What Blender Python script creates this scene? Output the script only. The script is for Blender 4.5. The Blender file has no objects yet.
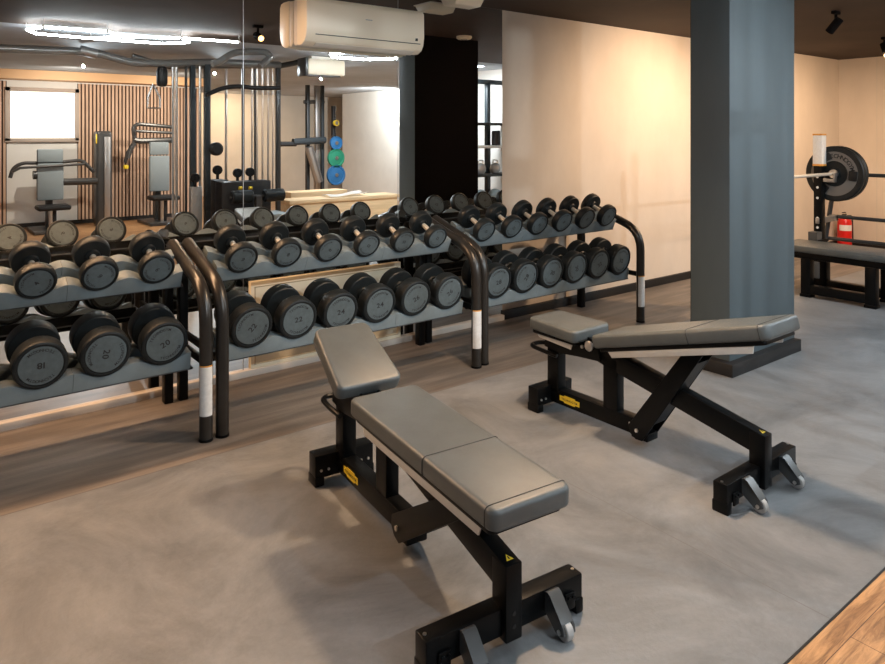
import bpy, bmesh, math, random
from mathutils import Vector, Matrix
random.seed(7)
PI = math.pi
C = bpy.context.scene.collection
SC = bpy.context.scene

# ------------------------------------------------------------------ camera, world, lights, exposure
CAM_H = 1.60
cam_d = bpy.data.cameras.new('camera'); cam = bpy.data.objects.new('camera', cam_d); C.objects.link(cam)
cam.location = (0, 0, CAM_H)
cam.rotation_euler = (PI/2, 0, -math.asin(0.615))
cam_d.sensor_fit = 'HORIZONTAL'; cam_d.sensor_width = 36.0
cam_d.lens = 700/885*36.0
cam_d.shift_y = -198/885
cam_d.clip_start = 0.02
SC.camera = cam
w = bpy.data.worlds.new('world'); SC.world = w; w.use_nodes = True
w.node_tree.nodes['Background'].inputs[0].default_value = (0.74, 0.87, 1.0, 1)
w.node_tree.nodes['Background'].inputs[1].default_value = 0.16
SC.view_settings.view_transform = 'Standard'
SC.view_settings.look = 'None'
SC.view_settings.gamma = 1.0
SC.view_settings.use_curve_mapping = False
SC.view_settings.exposure = 0.66
SC.cycles.max_bounces = 10; SC.cycles.glossy_bounces = 6; SC.cycles.diffuse_bounces = 4
SC.cycles.sample_clamp_indirect = 8.0
SC.cycles.caustics_reflective = True

WARM = (1.0, 0.68, 0.42)
COOL = (0.80, 0.92, 1.0)
def spot(name, loc, target, energy, color, size=120, blend=0.7, rad=0.04):
    d = bpy.data.lights.new(name, 'SPOT'); d.energy = energy; d.color = color
    d.spot_size = math.radians(size); d.spot_blend = blend; d.shadow_soft_size = rad
    o = bpy.data.objects.new(name, d); C.objects.link(o); o.location = loc
    o.rotation_euler = (Vector(target)-Vector(loc)).to_track_quat('-Z', 'Y').to_euler()
    return o
def area(name, loc, sx, sy, energy, color, rot=(0,0,0)):
    d = bpy.data.lights.new(name, 'AREA'); d.shape = 'RECTANGLE'; d.size = sx; d.size_y = sy
    d.energy = energy; d.color = color
    o = bpy.data.objects.new(name, d); C.objects.link(o); o.location = loc; o.rotation_euler = rot
    return o
spot('warm_flood_light', (2.80, 2.35, 2.50), (2.25, 2.45, 0), 170, WARM, 136, 0.95, 0.09)
spot('wall_wash_light', (6.35, 2.75, 2.46), (6.2, 4.42, 1.2), 190, WARM, 125, 0.9, 0.05)
spot('corner_wash_light', (8.55, 3.05, 2.46), (9.4, 4.42, 1.1), 120, WARM, 130, 0.9, 0.05)
spot('aisle_wash_light', (8.2, 1.2, 2.46), (9.3, 2.6, 0.6), 150, WARM, 130, 0.9, 0.05)
area('added_rim_strip', (-0.15, 4.24, 2.62), 3.0, 0.05, 66, (1.0, 0.60, 0.33), (math.radians(-14), 0, 0))  # added strip, stands in for warm lamp light thrown back by the mirror
for x in (1.6, 3.4, 5.2):
    spot('added_front_fill', (x+.4, -1.6, 2.52), (x, 3.2, 0.5), 130, COOL, 75, 0.8, 0.012)  # added cool fill from behind the camera, no fittings there
area('added_right_fill', (6.5, 0.55, 2.62), 1.0, 0.8, 60, COOL)  # added fill for the right side, out of sight behind the column's reflection
spot('slat_hall_light', (2.2, -3.2, 2.52), (2.4, -5.0, 0.9), 90, (1.0, 0.90, 0.78), 150, 0.8, 0.012)
spot('slat_hall_light', (4.0, -3.2, 2.52), (4.2, -5.0, 0.9), 80, (1.0, 0.88, 0.74), 150, 0.8, 0.012)
spot('deep_hall_light', (6.6, -7.6, 2.5), (6.6, -9.2, 1.0), 160, (1.0, 0.74, 0.48), 140, 0.8, 0.012)
spot('deep_hall_light', (8.6, -4.4, 2.5), (9.8, -7.2, 0.8), 200, (0.95, 0.97, 0.95), 150, 0.8, 0.012)
spot('deep_hall_light', (6.6, -2.6, 2.5), (6.2, -3.4, 0.0), 220, (0.95, 0.96, 0.98), 150, 0.8, 0.012)
spot('storage_light', (6.7, 0.5, 2.55), (7.9, 0.2, 1.2), 60, (0.95, 0.98, 1.0), 140, 0.8, 0.08)

# ------------------------------------------------------------------ materials
def mat(name, base, rough=0.5, metal=0.0, spec=0.5, var=0.0, scale=8.0, bump=0.0, bscale=60.0, emit=None, estr=0.0, stretch=None):
    m = bpy.data.materials.new(name); m.use_nodes = True
    nt = m.node_tree; b = nt.nodes['Principled BSDF']
    b.inputs['Base Color'].default_value = (*base, 1); b.inputs['Roughness'].default_value = rough
    b.inputs['Metallic'].default_value = metal; b.inputs['Specular IOR Level'].default_value = spec
    if emit: b.inputs['Emission Color'].default_value = (*emit, 1); b.inputs['Emission Strength'].default_value = estr
    if var or bump:
        tc = nt.nodes.new('ShaderNodeTexCoord'); mp = nt.nodes.new('ShaderNodeMapping')
        nt.links.new(tc.outputs['Object'], mp.inputs[0])
        if stretch: mp.inputs['Scale'].default_value = stretch
    if var:
        n = nt.nodes.new('ShaderNodeTexNoise'); n.inputs['Scale'].default_value = scale; n.inputs['Detail'].default_value = 6; n.inputs['Roughness'].default_value = 0.62
        nt.links.new(mp.outputs[0], n.inputs['Vector'])
        r = nt.nodes.new('ShaderNodeValToRGB')
        r.color_ramp.elements[0].position = 0.3; r.color_ramp.elements[1].position = 0.72
        r.color_ramp.elements[0].color = (*[c*(1-var) for c in base], 1)
        r.color_ramp.elements[1].color = (*[min(1, c*(1+var)) for c in base], 1)
        nt.links.new(n.outputs['Fac'], r.inputs[0]); nt.links.new(r.outputs[0], b.inputs['Base Color'])
    if bump:
        n2 = nt.nodes.new('ShaderNodeTexNoise'); n2.inputs['Scale'].default_value = bscale; n2.inputs['Detail'].default_value = 4
        nt.links.new(mp.outputs[0], n2.inputs['Vector'])
        bp = nt.nodes.new('ShaderNodeBump'); bp.inputs['Strength'].default_value = bump; bp.inputs['Distance'].default_value = 0.01
        nt.links.new(n2.outputs['Fac'], bp.inputs['Height']); nt.links.new(bp.outputs[0], b.inputs['Normal'])
    return m
M = {}
M['black'] = mat('black_powder_coat', (0.003, 0.0034, 0.0038), 0.34, 0, 0.16, 0.2, 40, 0.05, 400)
M['blackgloss'] = mat('black_gloss_steel', (0.010, 0.010, 0.011), 0.22)
M['tube'] = mat('dark_bronze_tube', (0.030, 0.027, 0.024), 0.30, 0.35, 0.6, 0.15, 20)
M['rubber'] = mat('black_urethane', (0.0085, 0.0115, 0.013), 0.45, 0, 0.35, 0.2, 30, 0.06, 300)
M['face'] = mat('dumbbell_face_grey', (0.088, 0.112, 0.122), 0.55, 0, 0.4, 0.15, 40, 0.05, 300)
M['ink'] = mat('black_ink', (0.006, 0.006, 0.007), 0.5)
M['grip'] = mat('pale_knurled_steel', (0.70, 0.66, 0.58), 0.38, 0.45, 0.5, 0.08, 60)
M['plateface'] = mat('worn_plate_grey', (0.17, 0.155, 0.14), 0.55)
M['pipe'] = mat('silver_painted_tube', (0.20, 0.20, 0.195), 0.28, 0.4)
M['chrome'] = mat('brushed_steel', (0.72, 0.70, 0.67), 0.28, 1.0, 0.5, 0.08, 60)
M['chromedark'] = mat('satin_grey_steel', (0.42, 0.42, 0.42), 0.38, 0.9)
M['vinyl'] = mat('grey_black_vinyl', (0.085, 0.096, 0.098), 0.38, 0, 0.5, 0.12, 9, 0.12, 500)
M['seam'] = mat('dark_seam', (0.02, 0.022, 0.023), 0.6)
M['rail'] = mat('grey_rail_paint', (0.55, 0.55, 0.53), 0.4, 0.0, 0.5, 0.06, 20)
M['saddle'] = mat('grey_rack_saddle', (0.155, 0.190, 0.205), 0.5, 0, 0.4, 0.10, 12)
M['wheel'] = mat('grey_caster_tyre', (0.42, 0.41, 0.40), 0.6)
M['bracket'] = mat('dark_grey_bracket', (0.055, 0.058, 0.06), 0.38)
M['yellow'] = mat('yellow_sticker', (0.75, 0.55, 0.03), 0.5)
M['label'] = mat('white_paper_label', (0.72, 0.72, 0.71), 0.6, 0, 0.3, 0.08, 50)
M['orange'] = mat('orange_edge', (0.70, 0.33, 0.06), 0.6)
M['plaster'] = mat('beige_plaster', (0.60, 0.52, 0.44), 0.9, 0, 0.2, 0.09, 1.6, 0.06, 30, stretch=(1, 1, 0.5))
M['whiteplaster'] = mat('white_plaster', (0.72, 0.71, 0.68), 0.9, 0, 0.2, 0.04, 3)
M['greywall'] = mat('warm_grey_plaster', (0.55, 0.50, 0.44), 0.9, 0, 0.2, 0.06, 2)
M['column'] = mat('blue_grey_paint', (0.078, 0.100, 0.111), 0.6, 0, 0.35, 0.10, 3, 0.05, 20, stretch=(1, 1, 0.25))
M['columnback'] = mat('matt_black', (0.006, 0.005, 0.005), 0.9, 0, 0.1)
M['ceil'] = mat('dark_brown_ceiling', (0.042, 0.025, 0.017), 0.75, 0, 0.3, 0.2, 2)
M['ceil2'] = mat('grey_ceiling', (0.46, 0.50, 0.55), 0.8, 0, 0.3, 0.1, 2)
M['base'] = mat('black_skirting', (0.010, 0.009, 0.009), 0.5)
M['trimlight'] = mat('pale_skirting', (0.62, 0.55, 0.48), 0.5)
M['acwhite'] = mat('cream_plastic', (0.86, 0.76, 0.60), 0.42, 0, 0.4)
M['acside'] = mat('cream_plastic_side', (0.74, 0.68, 0.60), 0.5)
M['cream'] = mat('cream_board', (0.86, 0.77, 0.58), 0.55, 0, 0.4, 0.04, 3)
M['red'] = mat('red_enamel', (0.62, 0.012, 0.008), 0.3)
M['slat'] = mat('walnut_slat', (0.56, 0.38, 0.27), 0.55, 0, 0.4, 0.25, 4, stretch=(6, 6, 0.4))
M['palewood'] = mat('pale_plank', (0.74, 0.55, 0.33), 0.55, 0, 0.4, 0.15, 3, stretch=(0.5, 6, 6))
M['cloth'] = mat('white_cloth', (0.78, 0.77, 0.74), 0.9)
M['padgrey'] = mat('light_grey_pad', (0.23, 0.275, 0.295), 0.5)
M['machine'] = mat('graphite_machine_paint', (0.060, 0.060, 0.060), 0.32, 0.3)
M['steelblue'] = mat('blue_black_steel', (0.022, 0.030, 0.036), 0.4)
M['green'] = mat('green_rubber', (0.02, 0.22, 0.13), 0.5)
M['blue'] = mat('blue_rubber', (0.02, 0.13, 0.32), 0.5)
M['led'] = mat('led_tube', (1, 1, 1), 0.5, emit=(0.86, 0.95, 1.0), estr=42.0)
M['lampglow'] = mat('warm_lamp_lens', (1, 0.8, 0.5), 0.5, emit=(1.0, 0.52, 0.16), estr=4.0)
M['window'] = mat('lit_window_pane', (0.9, 0.9, 0.85), 0.5, emit=(1.0, 0.98, 0.88), estr=1.15)
m = bpy.data.materials.new('mirror_glass'); m.use_nodes = True
b = m.node_tree.nodes['Principled BSDF']; b.inputs['Metallic'].default_value = 1; b.inputs['Roughness'].default_value = 0.0
b.inputs['Base Color'].default_value = (0.86, 0.86, 0.84, 1); M['mirror'] = m

def rubber_floor():
    m = bpy.data.materials.new('rubber_flooring'); m.use_nodes = True; nt = m.node_tree; b = nt.nodes['Principled BSDF']
    L = nt.links.new; N = nt.nodes.new
    tc = N('ShaderNodeTexCoord'); sep = N('ShaderNodeSeparateXYZ'); L(tc.outputs['Object'], sep.inputs[0])
    n1 = N('ShaderNodeTexNoise'); n1.inputs['Scale'].default_value = 1.7; n1.inputs['Detail'].default_value = 11; n1.inputs['Roughness'].default_value = 0.74; n1.inputs['Distortion'].default_value = 0.6
    L(tc.outputs['Object'], n1.inputs['Vector'])
    r1 = N('ShaderNodeValToRGB'); r1.color_ramp.elements[0].position = 0.3; r1.color_ramp.elements[1].position = 0.72
    r1.color_ramp.elements[0].color = (0.100, 0.106, 0.112, 1); r1.color_ramp.elements[1].color = (0.255, 0.260, 0.266, 1)
    L(n1.outputs['Fac'], r1.inputs[0])
    # spotlight reflections streaking along the racks, painted into the colour
    mp = N('ShaderNodeMapping'); mp.inputs['Scale'].default_value = (0.9, 9, 1); mp.inputs['Rotation'].default_value = (0, 0, 0.1); L(tc.outputs['Object'], mp.inputs[0])
    n2 = N('ShaderNodeTexNoise'); n2.inputs['Scale'].default_value = 1.6; n2.inputs['Detail'].default_value = 5; L(mp.outputs[0], n2.inputs['Vector'])
    r2 = N('ShaderNodeValToRGB'); r2.color_ramp.elements[0].position = 0.42; r2.color_ramp.elements[1].position = 0.75
    r2.color_ramp.elements[0].color = (0, 0, 0, 1); r2.color_ramp.elements[1].color = (1, 1, 1, 1); L(n2.outputs['Fac'], r2.inputs[0])
    # strip beyond the mat seam: warm lamp tint painted in as browner colour
    st = N('ShaderNodeMath'); st.operation = 'GREATER_THAN'; st.inputs[1].default_value = 3.45; L(sep.outputs['Y'], st.inputs[0])
    mx = N('ShaderNodeMix'); mx.data_type = 'RGBA'; L(st.outputs[0], mx.inputs[0]); L(r1.outputs[0], mx.inputs[6])
    mz = N('ShaderNodeMix'); mz.data_type = 'RGBA'; L(r2.outputs[0], mz.inputs[0]); mz.inputs[6].default_value = (0.125, 0.108, 0.095, 1); mz.inputs[7].default_value = (0.235, 0.20, 0.172, 1)
    L(mz.outputs[2], mx.inputs[7])
    # joints between mats
    prev = mx.outputs[2]
    def joint(axis, pos, wdt):
        nonlocal prev
        s = N('ShaderNodeMath'); s.operation = 'SUBTRACT'; s.inputs[1].default_value = pos; L(sep.outputs[axis], s.inputs[0])
        a = N('ShaderNodeMath'); a.operation = 'ABSOLUTE'; L(s.outputs[0], a.inputs[0])
        c = N('ShaderNodeMath'); c.operation = 'LESS_THAN'; c.inputs[1].default_value = wdt; L(a.outputs[0], c.inputs[0])
        x = N('ShaderNodeMix'); x.data_type = 'RGBA'; L(c.outputs[0], x.inputs[0]); L(prev, x.inputs[6]); x.inputs[7].default_value = (0.12, 0.115, 0.11, 1)
        prev = x.outputs[2]
    for p in (3.45,): joint('Y', p, 0.004)
    for p in (2.43, 4.43, 6.43, 8.43): joint('X', p, 0.0015)
    L(prev, b.inputs['Base Color'])
    rr = N('ShaderNodeMapRange'); rr.inputs[3].default_value = 0.36; rr.inputs[4].default_value = 0.58; L(n1.outputs['Fac'], rr.inputs[0]); L(rr.outputs[0], b.inputs['Roughness'])
    n3 = N('ShaderNodeTexNoise'); n3.inputs['Scale'].default_value = 55; n3.inputs['Detail'].default_value = 5; L(tc.outputs['Object'], n3.inputs['Vector'])
    bp = N('ShaderNodeBump'); bp.inputs['Strength'].default_value = 0.12; bp.inputs['Distance'].default_value = 0.01; L(n3.outputs['Fac'], bp.inputs['Height']); L(bp.outputs[0], b.inputs['Normal'])
    return m
M['floor'] = rubber_floor()
def wood_floor():
    m = bpy.data.materials.new('oak_laminate'); m.use_nodes = True; nt = m.node_tree; b = nt.nodes['Principled BSDF']
    L = nt.links.new; N = nt.nodes.new
    tc = N('ShaderNodeTexCoord')
    br = N('ShaderNodeTexBrick'); br.inputs['Scale'].default_value = 1.0; br.inputs['Brick Width'].default_value = 1.2; br.inputs['Row Height'].default_value = 0.16; br.inputs['Mortar Size'].default_value = 0.0015
    br.inputs['Color1'].default_value = (0.45, 0.24, 0.105, 1); br.inputs['Color2'].default_value = (0.56, 0.32, 0.15, 1); br.inputs['Mortar'].default_value = (0.12, 0.06, 0.03, 1); br.inputs['Bias'].default_value = 0.0
    L(tc.outputs['Object'], br.inputs['Vector'])
    mp = N('ShaderNodeMapping'); mp.inputs['Scale'].default_value = (1.2, 14, 1); L(tc.outputs['Object'], mp.inputs[0])
    n = N('ShaderNodeTexNoise'); n.inputs['Scale'].default_value = 2.2; n.inputs['Detail'].default_value = 8; n.inputs['Roughness'].default_value = 0.7; n.inputs['Distortion'].default_value = 1.2; L(mp.outputs[0], n.inputs['Vector'])
    r = N('ShaderNodeValToRGB'); r.color_ramp.elements[0].position = 0.36; r.color_ramp.elements[1].position = 0.62
    r.color_ramp.elements[0].color = (0.38, 0.33, 0.30, 1); r.color_ramp.elements[1].color = (1.1, 1.08, 1.05, 1); L(n.outputs['Fac'], r.inputs[0])
    x = N('ShaderNodeMix'); x.data_type = 'RGBA'; x.blend_type = 'MULTIPLY'; x.inputs[0].default_value = 1; L(br.outputs['Color'], x.inputs[6]); L(r.outputs[0], x.inputs[7])
    L(x.outputs[2], b.inputs['Base Color']); b.inputs['Roughness'].default_value = 0.42
    return m
M['wood'] = wood_floor()

# ------------------------------------------------------------------ mesh helpers
def T(x=0, y=0, z=0): return Matrix.Translation((x, y, z))
def R(a, ax): return Matrix.Rotation(a, 4, ax)
class MB:
    def __init__(s): s.bm = bmesh.new()
    def _join(s, bm2, mtx=None):
        if mtx is not None: bmesh.ops.transform(bm2, matrix=mtx, verts=bm2.verts)
        me = bpy.data.meshes.new('tmp'); bm2.to_mesh(me); bm2.free(); s.bm.from_mesh(me); bpy.data.meshes.remove(me)
        return s
    def box(s, x0, x1, y0, y1, z0, z1, bev=0.0, seg=2, mtx=None, plan=0.0, planseg=5):
        b2 = bmesh.new(); bmesh.ops.create_cube(b2, size=1.0)
        for v in b2.verts:
            v.co = Vector(((x0+x1)/2+v.co.x*(x1-x0), (y0+y1)/2+v.co.y*(y1-y0), (z0+z1)/2+v.co.z*(z1-z0)))
        if plan:
            ed = [e for e in b2.edges if abs((e.verts[0].co-e.verts[1].co).z) > 1e-6]
            bmesh.ops.bevel(b2, geom=ed, offset=plan, segments=planseg, profile=0.5, affect='EDGES')
        if bev:
            ed = [e for e in b2.edges if len(e.link_faces) == 2 and e.calc_face_angle(0) > 0.7]
            bmesh.ops.bevel(b2, geom=ed, offset=bev, segments=seg, profile=0.5, affect='EDGES')
        return s._join(b2, mtx)
    def lathe(s, prof, n=32, mtx=None, ax='Y'):
        # prof: list of (radius, along); axis Y (or Z)
        b2 = bmesh.new(); rings = []
        for r, a in prof:
            if r < 1e-6:
                rings.append([b2.verts.new((0, a, 0) if ax == 'Y' else (0, 0, a))])
            else:
                rings.append([b2.verts.new((r*math.cos(2*PI*i/n), a, r*math.sin(2*PI*i/n)) if ax == 'Y' else (r*math.cos(2*PI*i/n), r*math.sin(2*PI*i/n), a)) for i in range(n)])
        for A, B in zip(rings, rings[1:]):
            for i in range(n):
                j = (i+1) % n
                if len(A) == 1 and len(B) == 1: continue
                if len(A) == 1: b2.faces.new((A[0], B[i], B[j]))
                elif len(B) == 1: b2.faces.new((A[i], B[0], A[j]))
                else: b2.faces.new((A[i], B[i], B[j], A[j]))
        bmesh.ops.recalc_face_normals(b2, faces=b2.faces)
        return s._join(b2, mtx)
    def cyl(s, p0, p1, r, n=16, r1=None, bev=0.0):
        p0, p1 = Vector(p0), Vector(p1); d = p1-p0; l = d.length
        q = Vector((0, 0, 1)).rotation_difference(d).to_matrix().to_4x4()
        r1 = r if r1 is None else r1
        pr = [(0, 0), (r-bev, 0), (r, bev), (r1, l-bev), (r1-bev, l), (0, l)] if bev else [(0, 0), (r, 0), (r1, l), (0, l)]
        return s.lathe(pr, n, Matrix.Translation(p0) @ q, 'Z')
    def tube(s, pts, r, n=12, closed=False):
        pts = [Vector(p) for p in pts]; b2 = bmesh.new(); rings = []
        up = None; N = len(pts)
        for i, p in enumerate(pts):
            if closed: t = (pts[(i+1) % N]-pts[i-1]).normalized()
            else: t = ((pts[min(i+1, N-1)]-p).normalized()+(p-pts[max(i-1, 0)]).normalized()).normalized()
            if up is None:
                up = Vector((0, 0, 1)) if abs(t.z) < 0.9 else Vector((1, 0, 0))
            sx = t.cross(up).normalized(); up = sx.cross(t).normalized()
            rings.append([b2.verts.new(p+(sx*math.cos(2*PI*k/n)+up*math.sin(2*PI*k/n))*r) for k in range(n)])
        for a in range(N if closed else N-1):
            A, B = rings[a], rings[(a+1) % N]
            off = 0
            if closed and a == N-1:
                off = min(range(n), key=lambda o: (A[0].co-B[o].co).length)
            for k in range(n): b2.faces.new((A[k], A[(k+1) % n], B[(k+1+off) % n], B[(k+off) % n]))
        if not closed:
            b2.faces.new(rings[0][::-1]); b2.faces.new(rings[-1])
        bmesh.ops.recalc_face_normals(b2, faces=b2.faces)
        return s._join(b2)
    def prism(s, poly, x0, x1, mtx=None, bev=0.0):
        # poly in (y, z), extruded along x
        b2 = bmesh.new()
        A = [b2.verts.new((x0, y, z)) for y, z in poly]; B = [b2.verts.new((x1, y, z)) for y, z in poly]
        n = len(poly); b2.faces.new(A); b2.faces.new(B[::-1])
        for i in range(n): b2.faces.new((A[i], B[i], B[(i+1) % n], A[(i+1) % n]))
        bmesh.ops.recalc_face_normals(b2, faces=b2.faces)
        if bev: 
            ed = [e for e in b2.edges if len(e.link_faces) == 2 and e.calc_face_angle(0) > 0.5]
            bmesh.ops.bevel(b2, geom=ed, offset=bev, segments=2, profile=0.5, affect='EDGES')
        return s._join(b2, mtx)
    def build(s, name, m, parent=None, angle=35, loc=None, rot=None):
        me = bpy.data.meshes.new(name); s.bm.to_mesh(me); s.bm.free()
        for p in me.polygons: p.use_smooth = True
        me.set_sharp_from_angle(angle=math.radians(angle))
        me.materials.append(M[m] if isinstance(m, str) else m)
        return link(name, me, parent, loc, rot)
def link(name, me, parent=None, loc=None, rot=None):
    o = bpy.data.objects.new(name, me); C.objects.link(o)
    if parent is not None: o.parent = parent
    if loc: o.location = loc
    if rot: o.rotation_euler = rot
    return o
def tag(o, label, cat, group=None):
    o['label'] = label; o['category'] = cat
    if group: o['group'] = group
    return o
def thing(name, label, cat, loc=(0, 0, 0), rz=0.0, group=None, rx=0.0):
    o = bpy.data.objects.new(name, None); C.objects.link(o); o.empty_display_size = 0.1
    o.location = loc; o.rotation_euler = (rx, 0, rz)
    return tag(o, label, cat, group)
def struct(o): o['kind'] = 'structure'; return o
def copy_tree(o, parent=None):
    c = o.copy(); C.objects.link(c)
    if parent is not None: c.parent = parent
    for ch in list(o.children): copy_tree(ch, c)
    return c
def bend(pts, rad, seg=6):
    # round the inner corners of a polyline
    P = [Vector(p) for p in pts]; out = [P[0]]
    for a, b_, c in zip(P, P[1:], P[2:]):
        d1 = (a-b_); d2 = (c-b_); k = min(rad, d1.length*0.49, d2.length*0.49)
        s, e = b_+d1.normalized()*k, b_+d2.normalized()*k
        for i in range(seg+1):
            t = i/seg; out.append(s*(1-t)**2+b_*2*t*(1-t)+e*t*t)
    out.append(P[-1]); return out
_gl = {}
def glyph(ch):
    if ch in _gl: return _gl[ch]
    cu = bpy.data.curves.new('glyph', 'FONT'); cu.body = ch; cu.size = 1.0; cu.resolution_u = 3; cu.offset = 0.018
    ob = bpy.data.objects.new('glyph', cu); C.objects.link(ob)
    dg = bpy.context.evaluated_depsgraph_get(); dg.update()
    me = bpy.data.meshes.new_from_object(ob.evaluated_get(dg))
    bpy.data.objects.remove(ob); bpy.data.curves.remove(cu)
    xs = [v.co.x for v in me.vertices] or [0]
    _gl[ch] = (me, min(xs), max(xs)); return _gl[ch]
def put_glyph(bm, ch, mtx, size, sx=1.0):
    me, a, b_ = glyph(ch)
    n0 = len(bm.verts); bm.from_mesh(me); bm.verts.ensure_lookup_table()
    mid = (a+b_)/2
    for v in bm.verts[n0:]:
        v.co = mtx @ Vector(((v.co.x-mid)*size*sx, v.co.y*size, 0))
def text_line(bm, txt, mtx, size, gap=0.12, sx=1.0, bold=0):
    ws = [(glyph(c)[2]-glyph(c)[1])*size*sx if c != ' ' else 0.3*size for c in txt]
    tot = sum(ws)+gap*size*(len(txt)-1); x = -tot/2
    for c, wd in zip(txt, ws):
        if c != ' ': put_glyph(bm, c, mtx @ T(x+wd/2, -0.35*size, 0), size, sx)
        x += wd+gap*size
def text_arc(bm, txt, mtx, rad, size, ang0, span, inward=False):
    # letters round a circle; inward=True for the lower arc read left to right
    n = len(txt)
    for i, c in enumerate(txt):
        t = (i/(n-1)-0.5)*span
        if not inward: put_glyph(bm, c, mtx @ R(ang0-t, 'Z') @ T(0, rad, 0), size)
        else: put_glyph(bm, c, mtx @ R(ang0+t, 'Z') @ T(0, -rad, 0), size)

# ------------------------------------------------------------------ the room
WALL_Y = 4.45; RIGHT_X = 10.72; CEIL = 2.67; FRONT_Y = -5.0; DEEP_Y = -9.2
MIR_END = 4.12; RUB_Y = 1.035
struct(MB().box(-3.5, RIGHT_X, RUB_Y, WALL_Y+.2, -0.05, 0.0, mtx=None).build('floor', 'floor'))
struct(MB().box(-3.5, RIGHT_X, DEEP_Y, RUB_Y, -0.06, -0.004).build('floor_timber', 'wood'))
struct(MB().box(-3.5, RIGHT_X, RUB_Y-0.006, RUB_Y, -0.05, -0.001).build('trim_1', 'base'))
struct(MB().box(-3.5, RIGHT_X+.2, 1.0, WALL_Y+.2, CEIL, CEIL+.1).build('ceiling', 'ceil'))
struct(MB().box(-3.5, RIGHT_X+.2, DEEP_Y-.2, 1.0, CEIL, CEIL+.1).build('ceiling_rear', 'ceil2'))
wb = struct(MB().box(-3.5, RIGHT_X+.2, WALL_Y, WALL_Y+.15, 0, CEIL).build('wall_back', 'plaster'))
struct(MB().box(RIGHT_X, RIGHT_X+.15, DEEP_Y, WALL_Y, 0, CEIL).build('wall_right', 'plaster'))
j = MB()
for y in (3.95, 2.75, 1.55): j.box(RIGHT_X-0.002, RIGHT_X+0.001, y-.004, y+.004, 0.08, CEIL)
struct(j.build('trim_2', 'greywall'))
struct(MB().box(MIR_END, RIGHT_X, WALL_Y-.028, WALL_Y, 0, 0.078, 0.003).build('baseboard_back', 'base'))
struct(MB().box(RIGHT_X-.014, RIGHT_X, DEEP_Y, WALL_Y-.014, 0, 0.075, 0.003).build('baseboard_right', 'base'))
struct(MB().box(-3.5, MIR_END, WALL_Y-.035, WALL_Y, 0.0, 0.045, 0.003).build('baseboard_left', 'trimlight'))
# rear walls, seen in the mirror
struct(MB().box(-3.5, 4.75, FRONT_Y-.15, FRONT_Y, 0, CEIL).build('wall_front', 'whiteplaster'))
struct(MB().box(4.60, 4.75, DEEP_Y, FRONT_Y-.15, 0, CEIL).build('wall_return', 'greywall'))
struct(MB().box(4.60, RIGHT_X, DEEP_Y-.15, DEEP_Y, 0, CEIL).build('wall_deep', 'greywall'))
sl = MB()
def slat_run(x0, x1):
    x = x0
    while x < x1:
        sl.box(x, x+0.036, FRONT_Y, FRONT_Y+0.030, 0.06, 2.50); x += 0.062
    
slat_run(-1.0, 1.45); slat_run(2.56, 4.70)
struct(sl.build('trim_3', 'slat'))
struct(MB().box(-1.0, 1.47, FRONT_Y, FRONT_Y+.006, 0, 2.5).box(2.55, 4.74, FRONT_Y, FRONT_Y+.006, 0, 2.5).build('trim_4', mat('dark_felt', (0.05, 0.03, 0.022), 0.9)))
struct(MB().box(-3.5, 4.75, FRONT_Y, FRONT_Y+.45, 2.52, CEIL).build('trim_5', mat('lit_orange_bulkhead', (0.62, 0.38, 0.2), 0.6)))  # orange LED light on the bulkhead is put into its colour
struct(MB().box(-3.5, 4.75, FRONT_Y, FRONT_Y+.04, 0, 0.07).build('baseboard_front', 'base'))
wn = struct(MB().box(1.50, 2.52, FRONT_Y-.02, FRONT_Y+.02, 1.52, 2.34).build('window_1', 'window'))
wf = MB()
for a in ((1.44, 1.52, 1.48, 2.40), (2.50, 2.57, 1.48, 2.40), (1.44, 2.57, 1.46, 1.53), (1.44, 2.57, 2.33, 2.40)): wf.box(a[0], a[1], FRONT_Y, FRONT_Y+.06, a[2], a[3], 0.005)
wf.build('window_frame', mat('taupe_frame', (0.42, 0.35, 0.30), 0.6), wn)
# side partition with the storage recess, and the pale partition deeper in
struct(MB().box(7.85, 7.95, -1.3, 1.6, 0, CEIL).build('wall_partition', 'whiteplaster'))
struct(MB().box(9.45, RIGHT_X, -7.6, -4.6, 0, CEIL).build('wall_pier', 'whiteplaster'))

# column: three painted faces, black rear face, black plinth
cx0, cx1, cy0, cy1 = 4.375, 5.275, 2.50, 2.79
col = struct(MB().box(cx0, cx1, cy0, cy1, 0, CEIL, 0.004).build('column', 'column'))
struct(MB().box(cx0+.004, cx1-.004, cy1, cy1+.004, 0, CEIL).build('column_rear_face', 'columnback', col))  # thin sheet, near-black over the whole rear face
struct(MB().box(cx0-.06, cx1-.01, cy0-.055, cy1, 0, 0.085, 0.004).build('plinth', 'base', col))

# mirror panels
for i, (a, b_) in enumerate(((-3.4, 1.799), (1.803, 3.031), (3.035, MIR_END))):
    o = MB().box(a, b_, WALL_Y-.006, WALL_Y-.001, 0.045, CEIL-.002, 0.0008, 1).build('wall_mirror', 'mirror')
    tag(o, ['wide frameless mirror panel at far left, behind the left dumbbell rack',
            'tall mirror panel directly under the cream air conditioner',
            'tall narrow mirror panel next to the bare beige wall'][i], 'mirror', 'mirror panels on the back wall')
for x in (1.796, 3.008):
    pass
struct(MB().box(1.7995, 1.8025, WALL_Y-.008, WALL_Y-.0005, 0.045, CEIL-.002).box(3.0315, 3.0345, WALL_Y-.008, WALL_Y-.0005, 0.045, CEIL-.002).build('trim_6', 'chromedark'))

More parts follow.
